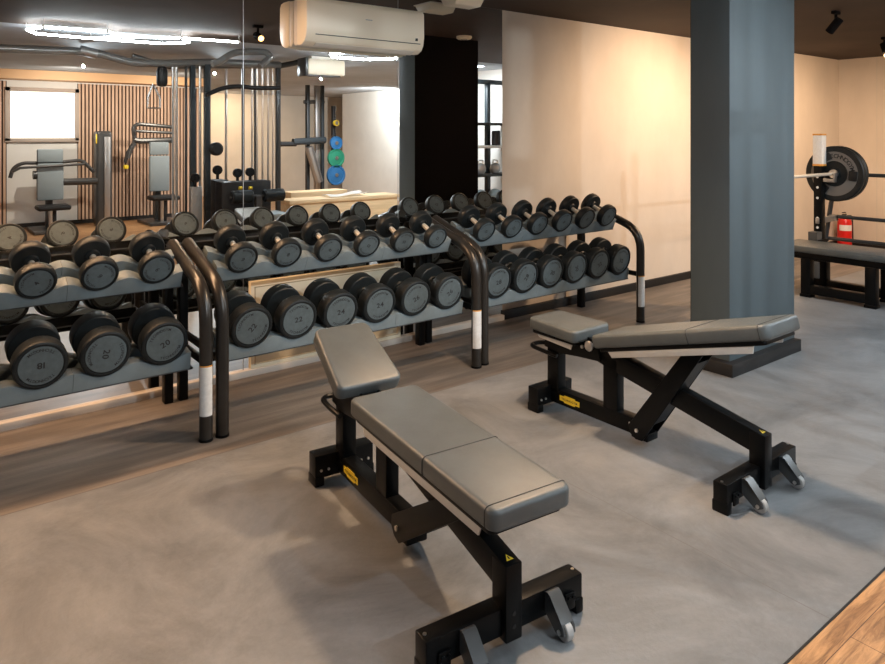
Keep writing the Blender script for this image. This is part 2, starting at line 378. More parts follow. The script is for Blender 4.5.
# cream board fixed low on the mirror behind the middle rack
bd = thing('wall_panel', 'low cream board with a beaded border fixed to mirror behind middle dumbbell rack', 'panel', (2.445, WALL_Y-.007, 0.046))
MB().box(-.60, .60, -.020, 0, 0, .575, 0.003).build('board', 'cream', bd)
f = MB()
for a in ((-.575, .575, .025, .032), (-.575, .575, .535, .542), (-.575, -.568, .025, .542), (.568, .575, .025, .542)): f.box(a[0], a[1], -.0235, -.019, a[2], a[3])
f.build('border', mat('tan_bead', (0.55, 0.43, 0.27), 0.6), bd)

# ------------------------------------------------------------------ dumbbell racks
def arcs(theta): return math.cos(theta), math.sin(theta)
SH_T = (0.235, 0.806, math.radians(25))      # upper shelf: local y, z of front trough, tilt
SH_B = (0.085, 0.410, math.radians(10))
RACK_W = 1.775; PITCH = 0.279; FIRST = 0.19
def wave_saddle(i0, n, s0, s1, lip, crest):
    # one plastic saddle module with n cradles, wavy top, in the tilted frame (x, s, n)
    x0 = FIRST+PITCH*(i0-0.5); x1 = x0+PITCH*n
    if i0 == 0: x0 -= 0.0
    poly = []
    K = 18*n
    for k in range(K+1):
        x = x0+0.0008+(x1-x0-0.0016)*k/K
        ph = 2*PI*(x-FIRST)/PITCH
        u = (1-math.cos(ph))/2
        poly.append((x, crest*u**1.15))
    bm = bmesh.new()
    f1 = [bm.verts.new((x, s0, z)) for x, z in poly]; f0 = [bm.verts.new((x, s0, -lip)) for x, z in poly]
    g1 = [bm.verts.new((x, s1, z)) for x, z in poly]; g0 = [bm.verts.new((x, s1, -lip)) for x, z in poly]
    for k in range(K):
        bm.faces.new((f0[k], f0[k+1], f1[k+1], f1[k])); bm.faces.new((f1[k], f1[k+1], g1[k+1], g1[k]))
        bm.faces.new((g1[k], g1[k+1], g0[k+1], g0[k])); bm.faces.new((g0[k], g0[k+1], f0[k+1], f0[k]))
    bm.faces.new((f0[0], f1[0], g1[0], g0[0])); bm.faces.new((f0[-1], g0[-1], g1[-1], f1[-1]))
    bmesh.ops.recalc_face_normals(bm, faces=bm.faces)
    ed = [e for e in bm.edges if len(e.link_faces) == 2 and e.calc_face_angle(0) > 1.0 and abs(e.verts[0].co.y-e.verts[1].co.y) < 1e-6 and min(e.verts[0].co.z, e.verts[1].co.z) > -lip+.001]
    bmesh.ops.bevel(bm, geom=ed, offset=0.004, segments=2, profile=0.5, affect='EDGES')
    m_ = MB(); m_.bm.free(); m_.bm = bm; return m_
def make_rack():
    root = thing('dumbbell_rack', '', 'rack')
    for x in (0.0, RACK_W):
        path = bend([(x, 0, 0.012), (x, 0.0, 0.775), (x, 0.56, 0.955)], 0.17, 10)
        t = MB().tube(path, 0.0345, 18).build('end_tube', 'tube', root)
        MB().cyl((x, 0, 0), (x, 0, 0.014), 0.037, 18).build('foot_cap', 'black', t)
        if x > 0:
            bmx = MB()
            pts = [(0.0352*math.cos(a), 0.0352*math.sin(a)) for a in [math.radians(-175+k*10) for k in range(14)]]
            bm = bmx.bm
            lo = [bm.verts.new((x+p, q, 0.135)) for p, q in pts]; hi = [bm.verts.new((x+p, q, 0.395)) for p, q in pts]
            lo2 = [bm.verts.new((x+p*.99, q*.99, 0.135)) for p, q in pts]; hi2 = [bm.verts.new((x+p*.99, q*.99, 0.395)) for p, q in pts]
            for k in range(len(pts)-1):
                bm.faces.new((lo[k], lo[k+1], hi[k+1], hi[k])); bm.faces.new((lo2[k], hi2[k], hi2[k+1], lo2[k+1]))
                bm.faces.new((hi[k], hi[k+1], hi2[k+1], hi2[k])); bm.faces.new((lo[k], lo2[k], lo2[k+1], lo[k+1]))
            l = bmx.build('sticker', 'label', t); l['label'] = 'white paper sticker with orange top edge'
            bb = MB()
            bm = bb.bm
            lo = [bm.verts.new((x+p*1.004, q*1.004, 0.389)) for p, q in pts]; hi = [bm.verts.new((x+p*1.004, q*1.004, 0.397)) for p, q in pts]
            for k in range(len(pts)-1): bm.faces.new((lo[k], lo[k+1], hi[k+1], hi[k]))
            bb.build('sticker_edge', 'orange', t)
        p = MB().box(x-.026, x+.026, .625, .685, 0.0, 0.90, 0.006).build('rear_post', 'black', root)
        MB().box(x-.02, x+.02, .50, .64, 0.88, 0.93, 0.004).build('top_clamp', 'black', p)
        MB().box(x-.012, x+.012, .02, .64, .385, .425, 0.004).build('side_arm', 'black', root)
    for nm, (oy, oz, th), r_s0, r_s1, depth, lip, crest in (('upper_shelf', SH_T, .165, .235, .26, .043, .055), ('lower_shelf', SH_B, .185, .265, .30, .050, .042)):
        sh = MB().box(.035, RACK_W-.035, .004, depth, -lip-.010, -lip+.002, 0.003).build(nm, 'bracket', root)
        sh.location = (0, oy, oz); sh.rotation_euler = (th, 0, 0)
        for i in (0, 2, 4):
            wave_saddle(i, 2, 0.0, .075, lip, crest).build('saddle', 'saddle', sh)
            wave_saddle(i, 2, r_s0, r_s1, lip, crest-.006).build('saddle', 'saddle', sh)
        MB().box(.035, RACK_W-.035, depth-.02, depth, -lip-.004, .004, 0.003).build('rear_lip', 'black', sh)
        MB().cyl((.02, .12, -lip-.03), (RACK_W-.02, .12, -lip-.03), .018, 10).build('cross_bar', 'black', sh)
    return root
RACK_Y = 3.645
RX = {'left': 1.275-RACK_W, 'middle': 1.362, 'right': 3.222}
rack0 = make_rack()
for i, nm in enumerate(('middle', 'left', 'right')):
    r = rack0 if i == 0 else copy_tree(rack0)
    r.location = (RX[nm], RACK_Y+(0.02 if nm == 'right' else 0.0), 0)
    tag(r, {'left': 'two-tier dumbbell rack at far left, cut off by the left edge',
            'middle': 'two-tier dumbbell rack in the middle, in front of the cream board',
            'right': 'two-tier dumbbell rack on the right, in front of the beige wall'}[nm], 'rack', 'two-tier dumbbell racks along the mirror wall')

# ------------------------------------------------------------------ dumbbells
_hm = {}
def head_meshes(kg, r, t):
    key = (kg, r, t)
    if key in _hm: return _hm[key]
    bodyp = [(0, .0045), (r*.80, .0045), (r*.805, .006), (r*.83, .006), (r*.835, .001), (r*.90, 0.0), (r*.965, .003), (r, .011), (r, t-.016), (r*.97, t-.005), (r*.93, t), (r*.42, t+.002), (r*.36, t+.012), (r*.30, t+.012), (0, t+.012)]
    a = MB().lathe(bodyp, 40).build('head', 'rubber', None, 25)
    fp = MB().lathe([(0, .0022), (r*.785, .0022), (r*.80, .0032), (r*.80, .005), (0, .005)], 40).build('face_plate', 'face', None, 25)
    base = T(0, .0017, 0) @ R(PI/2, 'X')
    lt = MB(); s = r*.165
    text_arc(lt.bm, 'TECHNOGYM', base, r*.59, s, 0, math.radians(84))
    lt = lt.build('lettering', 'ink', None)
    l2 = MB(); text_arc(l2.bm, 'TECHNOGYM', base, r*.71, s, 0, math.radians(80), True); l2 = l2.build('lettering', 'ink', None)
    nb = MB(); text_line(nb.bm, str(kg), base, r*.36, 0.08, 1.1); nb = nb.build('number', 'ink', None)
    out = [o.data for o in (a, fp, lt, nb, l2)]
    for o in (a, fp, lt, nb, l2): bpy.data.objects.remove(o)
    _hm[key] = out; return out
_hd = {}
def make_dumbbell(kg, r, t, L, loc, th, roll, label, group):
    root = thing('dumbbell', label, 'dumbbell', loc, 0, group, th)
    ms = head_meshes(kg, r, t)
    for k in (0, 1):
        h = link('head', ms[0], root, (0, 0, r) if k == 0 else (0, L, r), (0, roll, 0) if k == 0 else (0, -roll, PI))
        link('face_plate', ms[1], h); link('lettering', ms[2], h); link('number', ms[3], h); link('lettering', ms[4], h)
    if (L, t) not in _hd:
        g0, g1 = t+.008, L-t-.008; hr = .0165
        pr = [(0, g0), (hr*.95, g0)]+[(hr*(.92+.12*math.sin(PI*q/10)), g0+(g1-g0)*q/10) for q in range(1, 10)]+[(hr*.95, g1), (0, g1)]
        o = MB().lathe(pr, 20).build('handle', 'grip', None); _hd[(L, t)] = o.data; bpy.data.objects.remove(o)
    link('handle', _hd[(L, t)], root, (0, 0, r))
    return root
D2R = math.radians
ORD = ['first', 'second', 'third', 'fourth', 'fifth', 'sixth']
top_kg = {'left': [2, 2, 4, 4, 6, 6], 'middle': [6, 8, 8, 10, 10, 12], 'right': [12, 12, 14, 14, 16, 16]}
bot_kg = {'left': [16, 18, 18, 18, 20, 20], 'middle': [22, 22, 24, 24, 26, 26], 'right': [28, 28, 30, 30, 32, 32]}
bot_roll = {'left': [0, 0, 40, 180, 100, -28], 'middle': [-48, -4, -5, -8, -26, -38], 'right': [-8, -60, 20, 70, -30, 10]}
top_r = {'left': .091, 'middle': .088, 'right': .094}
bot_r = {'left': .117, 'middle': .120, 'right': .126}
for rk in ('left', 'middle', 'right'):
    ry = RACK_Y+(0.02 if rk == 'right' else 0.0)
    for i in range(6):
        x = RX[rk]+FIRST+PITCH*i
        where = (ORD[5-i]+' from the right end') if rk == 'left' else (ORD[i]+' from the left end')
        oy, oz, th = SH_T
        if not (rk == 'left' and i < 3):
            r = top_r[rk]+(0.004*(2.5-i)/2.5 if rk == 'middle' else 0.004*(i-2.5)/2.5 if rk == 'right' else 0)
            make_dumbbell(top_kg[rk][i], round(r, 4), .058, .25, (x, ry+oy-.012*math.cos(th), oz-.012*math.sin(th)+.001), th, D2R(random.uniform(-170, 170)),
                'small black dumbbell, upper tier of the %s rack, %s' % (rk, where), 'small dumbbells on the upper tiers')
        oy, oz, th = SH_B
        if not (rk == 'left' and i < 2):
            r = bot_r[rk]; kg = bot_kg[rk][i]
            lab = 'large dumbbell marked %d, lower tier of %s rack, %s' % (kg, rk, where)
            if rk == 'right' and i > 1: lab = 'large black dumbbell, lower tier of right rack, %s' % where
            if rk == 'left' and i == 2: lab = 'large dumbbell at the left picture edge, lower tier of the left rack'
            if rk == 'left' and i == 3: lab = 'large dumbbell with upside-down 18, lower tier of the left rack'
            make_dumbbell(kg, r, .088, .285, (x, ry+oy-.014*math.cos(th), oz-.014*math.sin(th)+.003), th, D2R(bot_roll[rk][i]), lab, 'large dumbbells on the lower tiers')

# ------------------------------------------------------------------ adjustable benches
def pad_mesh(W0, W1, L, Tk, plan=.035, bev=.016):
    # cushion lying from y=0 (pivot end, half width W0) to y=L (half width W1), top at z=0
    mb = MB().box(-1, 1, 0, L, -Tk, 0, 0)
    bm = mb.bm
    for v in bm.verts:
        v.co.x = (W0+(W1-W0)*v.co.y/L)*v.co.x
    ed = [e for e in bm.edges if abs((e.verts[0].co-e.verts[1].co).z) > 1e-5]
    bmesh.ops.bevel(bm, geom=ed, offset=plan, segments=5, profile=0.5, affect='EDGES')
    ed = [e for e in bm.edges if len(e.link_faces) == 2 and e.calc_face_angle(0) > 0.7]
    bmesh.ops.bevel(bm, geom=ed, offset=bev, segments=4, profile=0.5, affect='EDGES')
    return mb
def ring_seam(W, y, Tk, e=.0006):
    c = .016; pts = []
    for (sx, sz, a0) in ((1, 0, 0), (1, -Tk, -90), (-1, -Tk, -180), (-1, 0, -270)):
        cx_, cz = sx*(W-c), (-c if sz == 0 else -Tk+c)
        for k in range(5):
            a = math.radians(a0+90-k*22.5); pts.append((cx_+(c+e)*math.cos(a), y, cz+(c+e)*math.sin(a)))
    return MB().tube(pts, .0016, 6, True)
def make_bench(label, loc, rz, pad_angle, seat_angle):
    B = thing('adjustable_bench', label, 'bench', loc, rz, 'adjustable weight benches')
    # front foot with casters
    ft = MB().box(-.305, .305, .022, .088, .042, .128, .005).build('front_foot', 'black', B)
    for s in (-1, 1):
        MB().box(s*.305-.032 if s > 0 else -.305-.002, .305+.002 if s > 0 else -.305+.034, .018, .092, 0.0, .05, .006).build('foot_pad', 'black', ft)
        x = s*.245
        MB().box(x-.022, x+.022, .012, .022, .03, .085, .006, plan=0).cyl((x-.010, .013, .072), (x-.010, .006, .072), .006, 10).cyl((x+.010, .013, .072), (x+.010, .006, .072), .006, 10).build('bolt_plate', 'black', ft)
        MB().cyl((s*.29, .055, .128), (s*.29, .055, .131), .006, 10).build('bolt', 'chrome', ft)
        x = s*.165
        br = MB().prism([(.022, .118), (.012, .124), (-.002, .120), (-.066, .052), (-.070, .030), (-.052, .020), (-.030, .022), (.022, .060)], x-.024, x-.016).prism([(.022, .118), (.012, .124), (-.002, .120), (-.066, .052), (-.070, .030), (-.052, .020), (-.030, .022), (.022, .060)], x+.016, x+.024).prism([(.022, .122), (.010, .127), (-.002, .122), (-.060, .060), (-.056, .054), (.022, .110)], x-.024, x+.024).build('caster_bracket', 'bracket', ft)
        wh = MB().lathe([(0, -.014), (.026, -.014), (.030, -.011), (.030, .011), (.026, .014), (0, .014)], 24, T(x, -.048, .0305) @ R(PI/2, 'Z')).build('caster_wheel', 'wheel', ft)
        MB().cyl((x-.028, -.048, .032), (x+.028, -.048, .032), .008, 12).build('axle', 'chrome', ft)
    # front post and the long sloping beam
    fp = MB().box(-.032, .032, 0, .075, .03, .268, .005).build('front_post', 'black', B)
    for z in (.075, .115): MB().cyl((0, -.001, z), (0, .004, z), .007, 12).build('bolt_hole', 'ink', fp)
    a = math.atan2(.18, .93)
    bmn = MB().prism([(.03, .185), (.004, .262), (.010, .268), (.90, .455), (.95, .462), (.985, .43), (.97, .37), (.90, .352), (.06, .178)], -.030, .030, None, .004).build('main_beam', 'black', B)
    zt = .268+.187/.89*.03
    m_ = bmesh.new(); tri = [(-.014, .020), (.014, .020), (0, .044)]
    vs = [m_.verts.new((x, y, .268+.2101*(y-.010)+.0012)) for x, y in tri]; m_.faces.new(vs); mb = MB(); mb.bm.free(); mb.bm = m_
    mb.build('warning_sticker', 'yellow', bmn)
    m_ = bmesh.new(); vs = [m_.verts.new((x, y, .268+.2101*(y-.010)+.0018)) for x, y in ((-.003, .024), (.003, .024), (.002, .036), (-.002, .036))]; m_.faces.new(vs); mb = MB(); mb.bm.free(); mb.bm = m_
    mb.build('warning_mark', 'ink', bmn)
    # rear foot, rear post, lower beam
    rf = MB().box(-.146, .146, 1.268, 1.345, .036, .140, .005).build('rear_foot', 'black', B)
    for s in (-1, 1):
        MB().box(s*.146-.045 if s > 0 else -.149, .149 if s > 0 else -.146+.045, 1.264, 1.349, 0, .045, .006).build('foot_pad', 'black', rf)
        for dx in (-.018, .018): MB().cyl((s*.100+dx, 1.262, .072), (s*.100+dx, 1.268, .072), .006, 10).build('bolt', 'chrome', rf)
    rp = MB().box(-.034, .034, 1.215, 1.30, .10, .415, .006).build('rear_post', 'black', B)
    MB().prism([(.90, .37), (.93, .475), (1.02, .49), (1.30, .43), (1.31, .36), (1.20, .345), (1.05, .36)], -.047, -.036, None, .002).prism([(.90, .37), (.93, .475), (1.02, .49), (1.30, .43), (1.31, .36), (1.20, .345), (1.05, .36)], .036, .047, None, .002).build('hinge_plates', 'black', B)
    lb = MB().box(-.034, .034, .62, 1.275, .045, .128, .005).build('lower_beam', 'black', B)
    MB().prism([(1.055, .073), (1.085, .073), (1.09, .066), (1.165, .066), (1.17, .073), (1.20, .073), (1.20, .101), (1.17, .101), (1.165, .108), (1.09, .108), (1.085, .101), (1.055, .101)], -.0365, -.033).build('sticker', 'yellow', lb)
    tx = MB(); text_line(tx.bm, 'TECHNOGYM', T(-.0372, 1.1275, .087) @ R(-PI/2, 'Z') @ R(PI/2, 'X'), .017, .10, 1.05)
    tx.build('sticker_lettering', 'ink', lb)
    MB().box(-.030, .030, .80, .895, .12, .40, .005).build('mid_post', 'black', B)
    # carrying handle
    hz = .305
    MB().tube(bend([(-.05, 1.21, hz+.02), (-.062, 1.30, hz+.03), (-.055, 1.425, hz+.035), (.055, 1.425, hz+.035), (.062, 1.30, hz+.03), (.05, 1.21, hz+.02)], .05, 6), .0125, 10).build('carry_handle', 'black', B)
    # strut that props the backrest
    pv = Vector((0, .655, .085)); Ls = .60
    ca, sa = math.cos(pad_angle), math.sin(pad_angle)
    # underside of the backrest at distance l from pivot
    best = None
    for k in range(200):
        l = .2+.75*k/200; q = Vector((0, .886-l*ca-.105*sa, .533+l*sa-.105*ca)); d = abs((q-pv).length-Ls)
        if best is None or d < best[0]: best = (d, q)
    q = best[1]; dirv = (q-pv).normalized(); nrm = Vector((0, -dirv.z, dirv.y))
    hw = .052
    poly = [(pv.y-dirv.y*.05+nrm.y*s*hw*.75, pv.z-dirv.z*.05+nrm.z*s*hw*.75) for s in (-1, 1)]
    poly = [tuple(v) for v in poly]
    poly = [((pv-dirv*.045-nrm*.02).y, (pv-dirv*.045-nrm*.02).z), ((pv-dirv*.045+nrm*.02).y, (pv-dirv*.045+nrm*.02).z), ((pv-dirv*.02+nrm*hw).y, (pv-dirv*.02+nrm*hw).z), ((q+nrm*hw*.75).y, (q+nrm*hw*.75).z), ((q-nrm*hw*.75).y, (q-nrm*hw*.75).z), ((pv-dirv*.02-nrm*hw).y, (pv-dirv*.02-nrm*hw).z)]
    stt = MB().prism(poly, -.058, -.048, None, .002).prism(poly, .048, .058, None, .002).prism([((pv+dirv*a_+nrm*b_).y, (pv+dirv*a_+nrm*b_).z) for a_, b_ in ((.10, hw*.7), (.10, hw*.9), (Ls*.9, hw*.75), (Ls*.9, hw*.55))], -.05, .05).build('strut', 'black', B)
    MB().cyl((-.065, pv.y, pv.z), (.065, pv.y, pv.z), .010, 14).build('pivot_bolt', 'chrome', stt)
    for dy in (.035, .062): MB().cyl((-.0365, pv.y+dy, pv.z+.012), (-.034, pv.y+dy, pv.z+.012), .006, 10).build('bolt', 'chrome', lb)
    MB().box(-.046, .046, .60, .70, .035, .075, .006).build('stop_block', 'black', lb)
    # backrest: pivot at rear end, runs to the front (-y)
    P = (0, .886, .533)
    bk = pad_mesh(.158, .155, .985, .068).build('backrest', 'vinyl', B, 40, P, (-pad_angle, 0, PI))
    # local y of the pad runs to the front, pad rises by pad_angle
    bk.rotation_euler = Matrix(((-1, 0, 0), (0, -ca, -sa), (0, sa, -ca))).transposed().to_euler() if False else (0, 0, 0)
    mtx = Matrix(((-1, 0, 0), (0, -ca, -sa if False else 0), (0, 0, 0)))
    X = Vector((-1, 0, 0)); Y = Vector((0, -ca, sa)); Z = Vector((0, sa, ca))
    rm = Matrix((X, Y, Z)).transposed()
    bk.rotation_euler = rm.to_euler()
    ring_seam(.1568, .59, .068).build('seam', 'seam', bk); ring_seam(.155, .945, .068).build('end_seam', 'seam', bk)
    bb = MB().box(-.140, .140, .03, .955, -.088, -.066, .004, plan=.02).build('base_board', 'black', bk)
    for s in (-1, 1):
        x = s*.132
        MB().prism([(.085, -.084), (.105, -.120), (.885, -.120), (.90, -.084)], x-.003, x+.003, None, .001).box(min(x, x-s*.03), max(x, x-s*.03), .095, .89, -.0905, -.0865).build('rail', 'rail', bb)
    MB().box(-.03, .03, .0, .80, -.125, -.085, .003).build('spine', 'black', bb)
    # seat: pivot at (0,.993,.528) rising to the rear
    st = pad_mesh(.155, .135, .375, .068).build('seat', 'vinyl', B, 40, (0, .985, .530), (seat_angle, 0, 0))
    sb = MB().box(-.128, .128, .02, .35, -.086, -.066, .004, plan=.02).build('base_board', 'black', st)
    for s in (-1, 1):
        x = s*.108
        MB().prism([(.055, -.084), (.065, -.120), (.305, -.108), (.325, -.084)], x-.003, x+.003, None, .001).build('rail', 'rail', sb)
    MB().box(-.034, .034, -.03, .26, -.125, -.084, .003).build('spine', 'black', sb)
    for s in (-1, 1):
        kn = MB().cyl((s*.04, .955, .448), (s*.075, .955, .448), .012, 12).lathe([(0, 0), (.026, 0), (.028, .004), (.028, .010), (.022, .014), (0, .012)], 24, T(s*.068, .955, .448) @ R(-s*PI/2, 'Z')).build('knob', 'chrome', B)
        MB().cyl((s*.047, 1.02, .425), (s*.056, 1.02, .425), .010, 12).build('hinge_bolt', 'chrome', B)
    return B
make_bench('black adjustable bench in the foreground, long pad flat, short seat tilted up', (1.508, 1.572, 0), -0.102, -0.019, 0.494)
make_bench('black adjustable bench beside the column, long pad raised, seat level', (3.045, 1.556, 0), 0.005, 0.269, 0.015)

# ------------------------------------------------------------------ air conditioner
ac = thing('air_conditioner', 'cream split air conditioner mounted high above the mirror', 'air conditioner', (2.155, WALL_Y-.007, 2.205))
pr = [(-.002, 0.02), (-.002, .315), (-.06, .318), (-.06, .005), (-.03, 0.0)]
MB().prism(pr, .004, .972, None, .004).build('back_body', 'acside', ac)
pr = [(-.062, .010), (-.062, .322), (-.150, .324), (-.190, .316), (-.206, .290), (-.208, .12), (-.198, .060), (-.175, .022), (-.13, .0), (-.08, -.002)]
MB().prism(pr, 0, .976, None, .006).build('front_cover', 'acwhite', ac)
MB().box(.07, .94, -.205, -.192, .066, .071).build('louvre_slot', 'ink', ac)
MB().prism([(-.170, .014), (-.135, -.004), (-.125, -.006), (-.125, .002), (-.165, .018)], .09, .91).build('air_flap', 'acside', ac)
MB().box(.895, .915, -.2085, -.198, .088, .108).build('display', 'ink', ac)
MB().box(.46, .515, -.2088, -.206, .200, .206).build('badge', 'chromedark', ac)

# ------------------------------------------------------------------ ceiling fittings
def track_spot(label, loc, tgt):
    t = thing('ceiling_spotlight', label, 'spotlight', loc, 0, 'ceiling spotlights')
    d = (Vector(tgt)-Vector(loc)); d.normalize()
    MB().box(-.05, .05, -.02, .02, -.028, 0, .004).cyl((0, 0, -.03), (0, 0, -.10), .012, 10).build('mount', 'columnback', t)
    a = Vector((0, 0, -.11))-d*.05; e = a+d*.14
    b = MB().cyl(a, e, .036, 20, bev=.004).build('lamp_body', 'columnback', t)
    MB().cyl(e-d*.004, e+d*.001, .028, 20).build('lens', 'lampglow', b)
    return t
track_spot('black ceiling spotlight to the right of the column, aimed at the wall', (6.45, 2.70, CEIL), (6.7, 4.4, 0.8))
track_spot('small glowing ceiling spotlight at right picture edge', (8.62, 3.10, CEIL), (8.2, 2.2, 0.0))
track_spot('warm glowing ceiling spotlight that shows as a glare in the mirror', (2.80, 2.35, CEIL), (2.7, 4.4, 1.9))
sd = thing('smoke_detector', 'white round smoke detector on ceiling behind the column', 'smoke detector', (4.9, 2.99, CEIL))
MB().lathe([(0, 0), (.085, 0), (.085, -.02), (.07, -.034), (0, -.036)], 32, None, 'Z').build('housing', 'acwhite', sd)
MB().lathe([(.03, -.0345), (.034, -.039), (.038, -.0345)], 32, None, 'Z').build('sensor_ring', 'chromedark', sd)
jb = thing('junction_box', 'cream box on the ceiling just right of the air conditioner', 'box', (3.53, 4.27, CEIL))
MB().prism([(-.11, -.012), (-.07, -.062), (.07, -.062), (.11, -.012), (.11, 0), (-.11, 0)], -.13, .13, None, .004).build('cover', 'acwhite', jb)
MB().box(-.14, .14, -.12, .12, -.008, 0).build('back_plate', 'acside', jb)
hx = thing('ceiling_light', 'honeycomb of white glowing tubes on the ceiling', 'light', (1.60, 1.12, 2.60))
def hexa(parent, cx_, cy_, s=.46):
    V = [(cx_+s*math.cos(k*PI/3), cy_+s*.82*math.sin(k*PI/3)) for k in range(6)]
    for k in range(6):
        a, b_ = Vector((*V[k], 0)), Vector((*V[(k+1) % 6], 0)); d = (b_-a)*.04
        MB().cyl(a+d, b_-d, .014, 10).build('light_tube', 'led', parent)
    for v in V: MB().cyl((*v, -.016), (*v, .018), .016, 10).cyl((*v, .0), (*v, .07), .003, 6).build('connector', 'chromedark', parent)
# three stretched cells sharing their corners: top-view points in metres from the lamp's centre
HP = {'a': (-.52, .32), 'b': (.02, .38), 'c': (.22, .06), 'd': (.00, -.26), 'e': (-.50, -.22), 'f': (-.62, .02),
      'g': (.74, .34), 'h': (.92, .04), 'i': (.72, -.24), 'j': (1.34, .40)}
for p, q in ('ab', 'bc', 'cd', 'de', 'ef', 'fa', 'cg', 'gh', 'hi', 'id', 'gj'):
    a_, b_ = Vector((*HP[p], 0)), Vector((*HP[q], 0)); d_ = (b_-a_)*.03
    MB().cyl(a_+d_, b_-d_, .011, 10).build('light_tube', 'led', hx)
for v in HP.values(): MB().cyl((*v, -.013), (*v, .015), .013, 10).cyl((*v, .0), (*v, .07), .003, 6).build('connector', 'chromedark', hx)
hx2 = thing('ceiling_light', 'single hexagon of white glowing tubes on the ceiling beside the column', 'light', (4.72, 1.20, 2.60))
hexa(hx2, 0, 0, .50)

# ------------------------------------------------------------------ far right: rack, barbell, bench, extinguisher
rk = thing('squat_rack', 'black squat rack behind low bench by the right wall', 'rack', (7.66, 3.37, 0))
up = MB().box(-.045, .045, -.04, .04, 0, 1.60, .005).build('upright', 'black', rk)
for z in (.62, .72, .93, 1.04, 1.15): MB().cyl((-.047, 0, z), (-.0445, 0, z), .013, 12).build('peg_hole', 'label', up)
cw = MB().box(-.052, .05, -.047, .046, 1.27, 1.60, .003).build('wrapping', 'label', up); cw['label'] = 'cardboard wrap with orange edges'
MB().box(-.053, .051, -.048, .047, 1.585, 1.603).box(-.053, .051, -.048, .047, 1.265, 1.285).build('wrapping_edge', 'orange', up)
MB().box(-.045, .045, -.04, .04, 0, 1.60, .005, mtx=T(-1.75, 0, 0)).build('upright', 'black', rk)
MB().prism([(-.02, .0), (.02, 0), (.02, .65), (-.02, .65)], -.02, .02).prism([(-.05, .47), (.05, .47), (.05, .50), (-.05, .50)], -.14, .10).build('foot_bracket', 'black', rk)
MB().prism([(-.045, 0), (.045, 0), (.045, .10), (-.045, .10)], -.155, -.047, T(0, 0, .48) @ Matrix.Shear('XY', 4, (0, 0))).build('gusset', 'bracket', rk)
for sx in (0, -1.75):
    MB().prism([(-.05, 1.10), (-.16, 1.10), (-.17, 1.20), (-.155, 1.20), (-.145, 1.13), (-.05, 1.14)], sx-.03, sx+.03, None, .002).build('bar_hook', 'chromedark', rk)
MB().tube([(.40, .17, .0), (.40, .11, .45), (.40, 0, 1.20)], .024, 10).build('rear_brace', 'machine', rk)
for z in (1.165, .70, .455):
    MB().cyl((.43, .1, z), (.43, -2.0, z), .020, 12).build('side_rail', 'machine', rk)
MB().box(-.05, .40, -.02, .02, .66, .72, .003).box(.36, .40, -.02, .06, .66, .72).build('cross_member', 'chromedark', rk)
MB().box(.36, .44, -2.04, -1.96, 0, 1.6, .004).build('back_upright', 'black', rk)
bar = thing('barbell', 'steel barbell with black plates racked right of the column', 'barbell', (7.70, 3.25, 1.185))
MB().cyl((-1.98, 0, 0), (.10, 0, 0), .0165, 14).build('bar', 'grip', bar)
for s, x0 in ((1, .06), (-1, -1.90)):
    MB().cyl((x0-.06 if s > 0 else x0+.06, 0, 0), (x0+s*.17, 0, 0), .028, 16).cyl((x0-.065, 0, 0), (x0-.035, 0, 0), .045, 18).build('sleeve', 'chrome', bar)
def plate(parent, x, r, t):
    pr = [(0, -t/2), (.055, -t/2), (.06, -t*.2), (r*.42, -t*.2), (r*.46, -t*.42), (r*.80, -t*.42), (r*.84, -t/2), (r*.97, -t/2), (r, -t*.35), (r, t*.35), (r*.97, t/2), (r*.84, t/2), (r*.80, t*.42), (r*.46, t*.42), (r*.42, t*.2), (.06, t*.2), (0, t*.2)]
    p = MB().lathe(pr, 48, T(x, 0, 0) @ R(-PI/2, 'Z')).build('weight_plate', 'rubber', parent, 25)
    MB().lathe([(r*.46, -t*.44), (r*.80, -t*.44), (r*.80, -t*.40), (r*.46, -t*.40)], 48, T(x, 0, 0) @ R(-PI/2, 'Z')).build('plate_face', 'plateface', p, 25)
    for k in range(3):
        a = D2R(95+120*k)
        MB().box(-.05, .05, -.003, .004, r*.50, r*.78, .01, 2, T(x-t*.47, 0, 0) @ R(a, 'X') @ R(PI/2, 'Z')).build('grip_slot', 'ink', p)
    tx = MB(); base = T(x-t*.47, 0, 0) @ R(-PI/2, 'Z') @ R(PI/2, 'X')
    text_arc(tx.bm, 'TECHNOGYM', base, r*.57, r*.21, D2R(-28), D2R(92)); tx.build('plate_lettering', 'ink', p)
plate(bar, .045, .29, .055); plate(bar, .115, .29, .055); plate(bar, -1.95, .29, .055)
fb = thing('flat_bench', 'long low black bench on box frame at right edge behind the column', 'bench', (7.25, 2.55, 0))
MB().box(-.24, .225, -.85, .95, .435, .50, .012).build('bench_top', 'vinyl', fb)
MB().box(-.20, .22, -.80, .90, .37, .436, .006).build('top_frame', 'black', fb)
for x in (-.17, .19):
    for y in (.10, .68):
        lg = MB().box(x-.045, x+.045, y-.045, y+.045, 0.0, .375, .005).build('leg', 'black', fb)
        MB().box(x-.052, x+.052, y-.052, y+.052, 0, .03, .005).build('foot_cap', 'black', lg)
    MB().box(x-.04, x+.04, .10, .68, .035, .12, .005).build('side_rail', 'black', fb)
    MB().box(x-.045, x+.045, -.80, -.70, 0, .375, .005).build('leg', 'black', fb)
MB().box(-.215, -.195, .55, .60, .20, .36, .004).build('latch', 'bracket', fb)
fe = thing('fire_extinguisher', 'red fire extinguisher with a white label on floor against the right wall', 'fire extinguisher', (10.50, 4.28, 0))
MB().lathe([(0, 0), (.088, 0), (.092, .01), (.092, .36), (.075, .41), (.03, .43), (0, .43)], 28, None, 'Z').build('cylinder', 'red', fe)
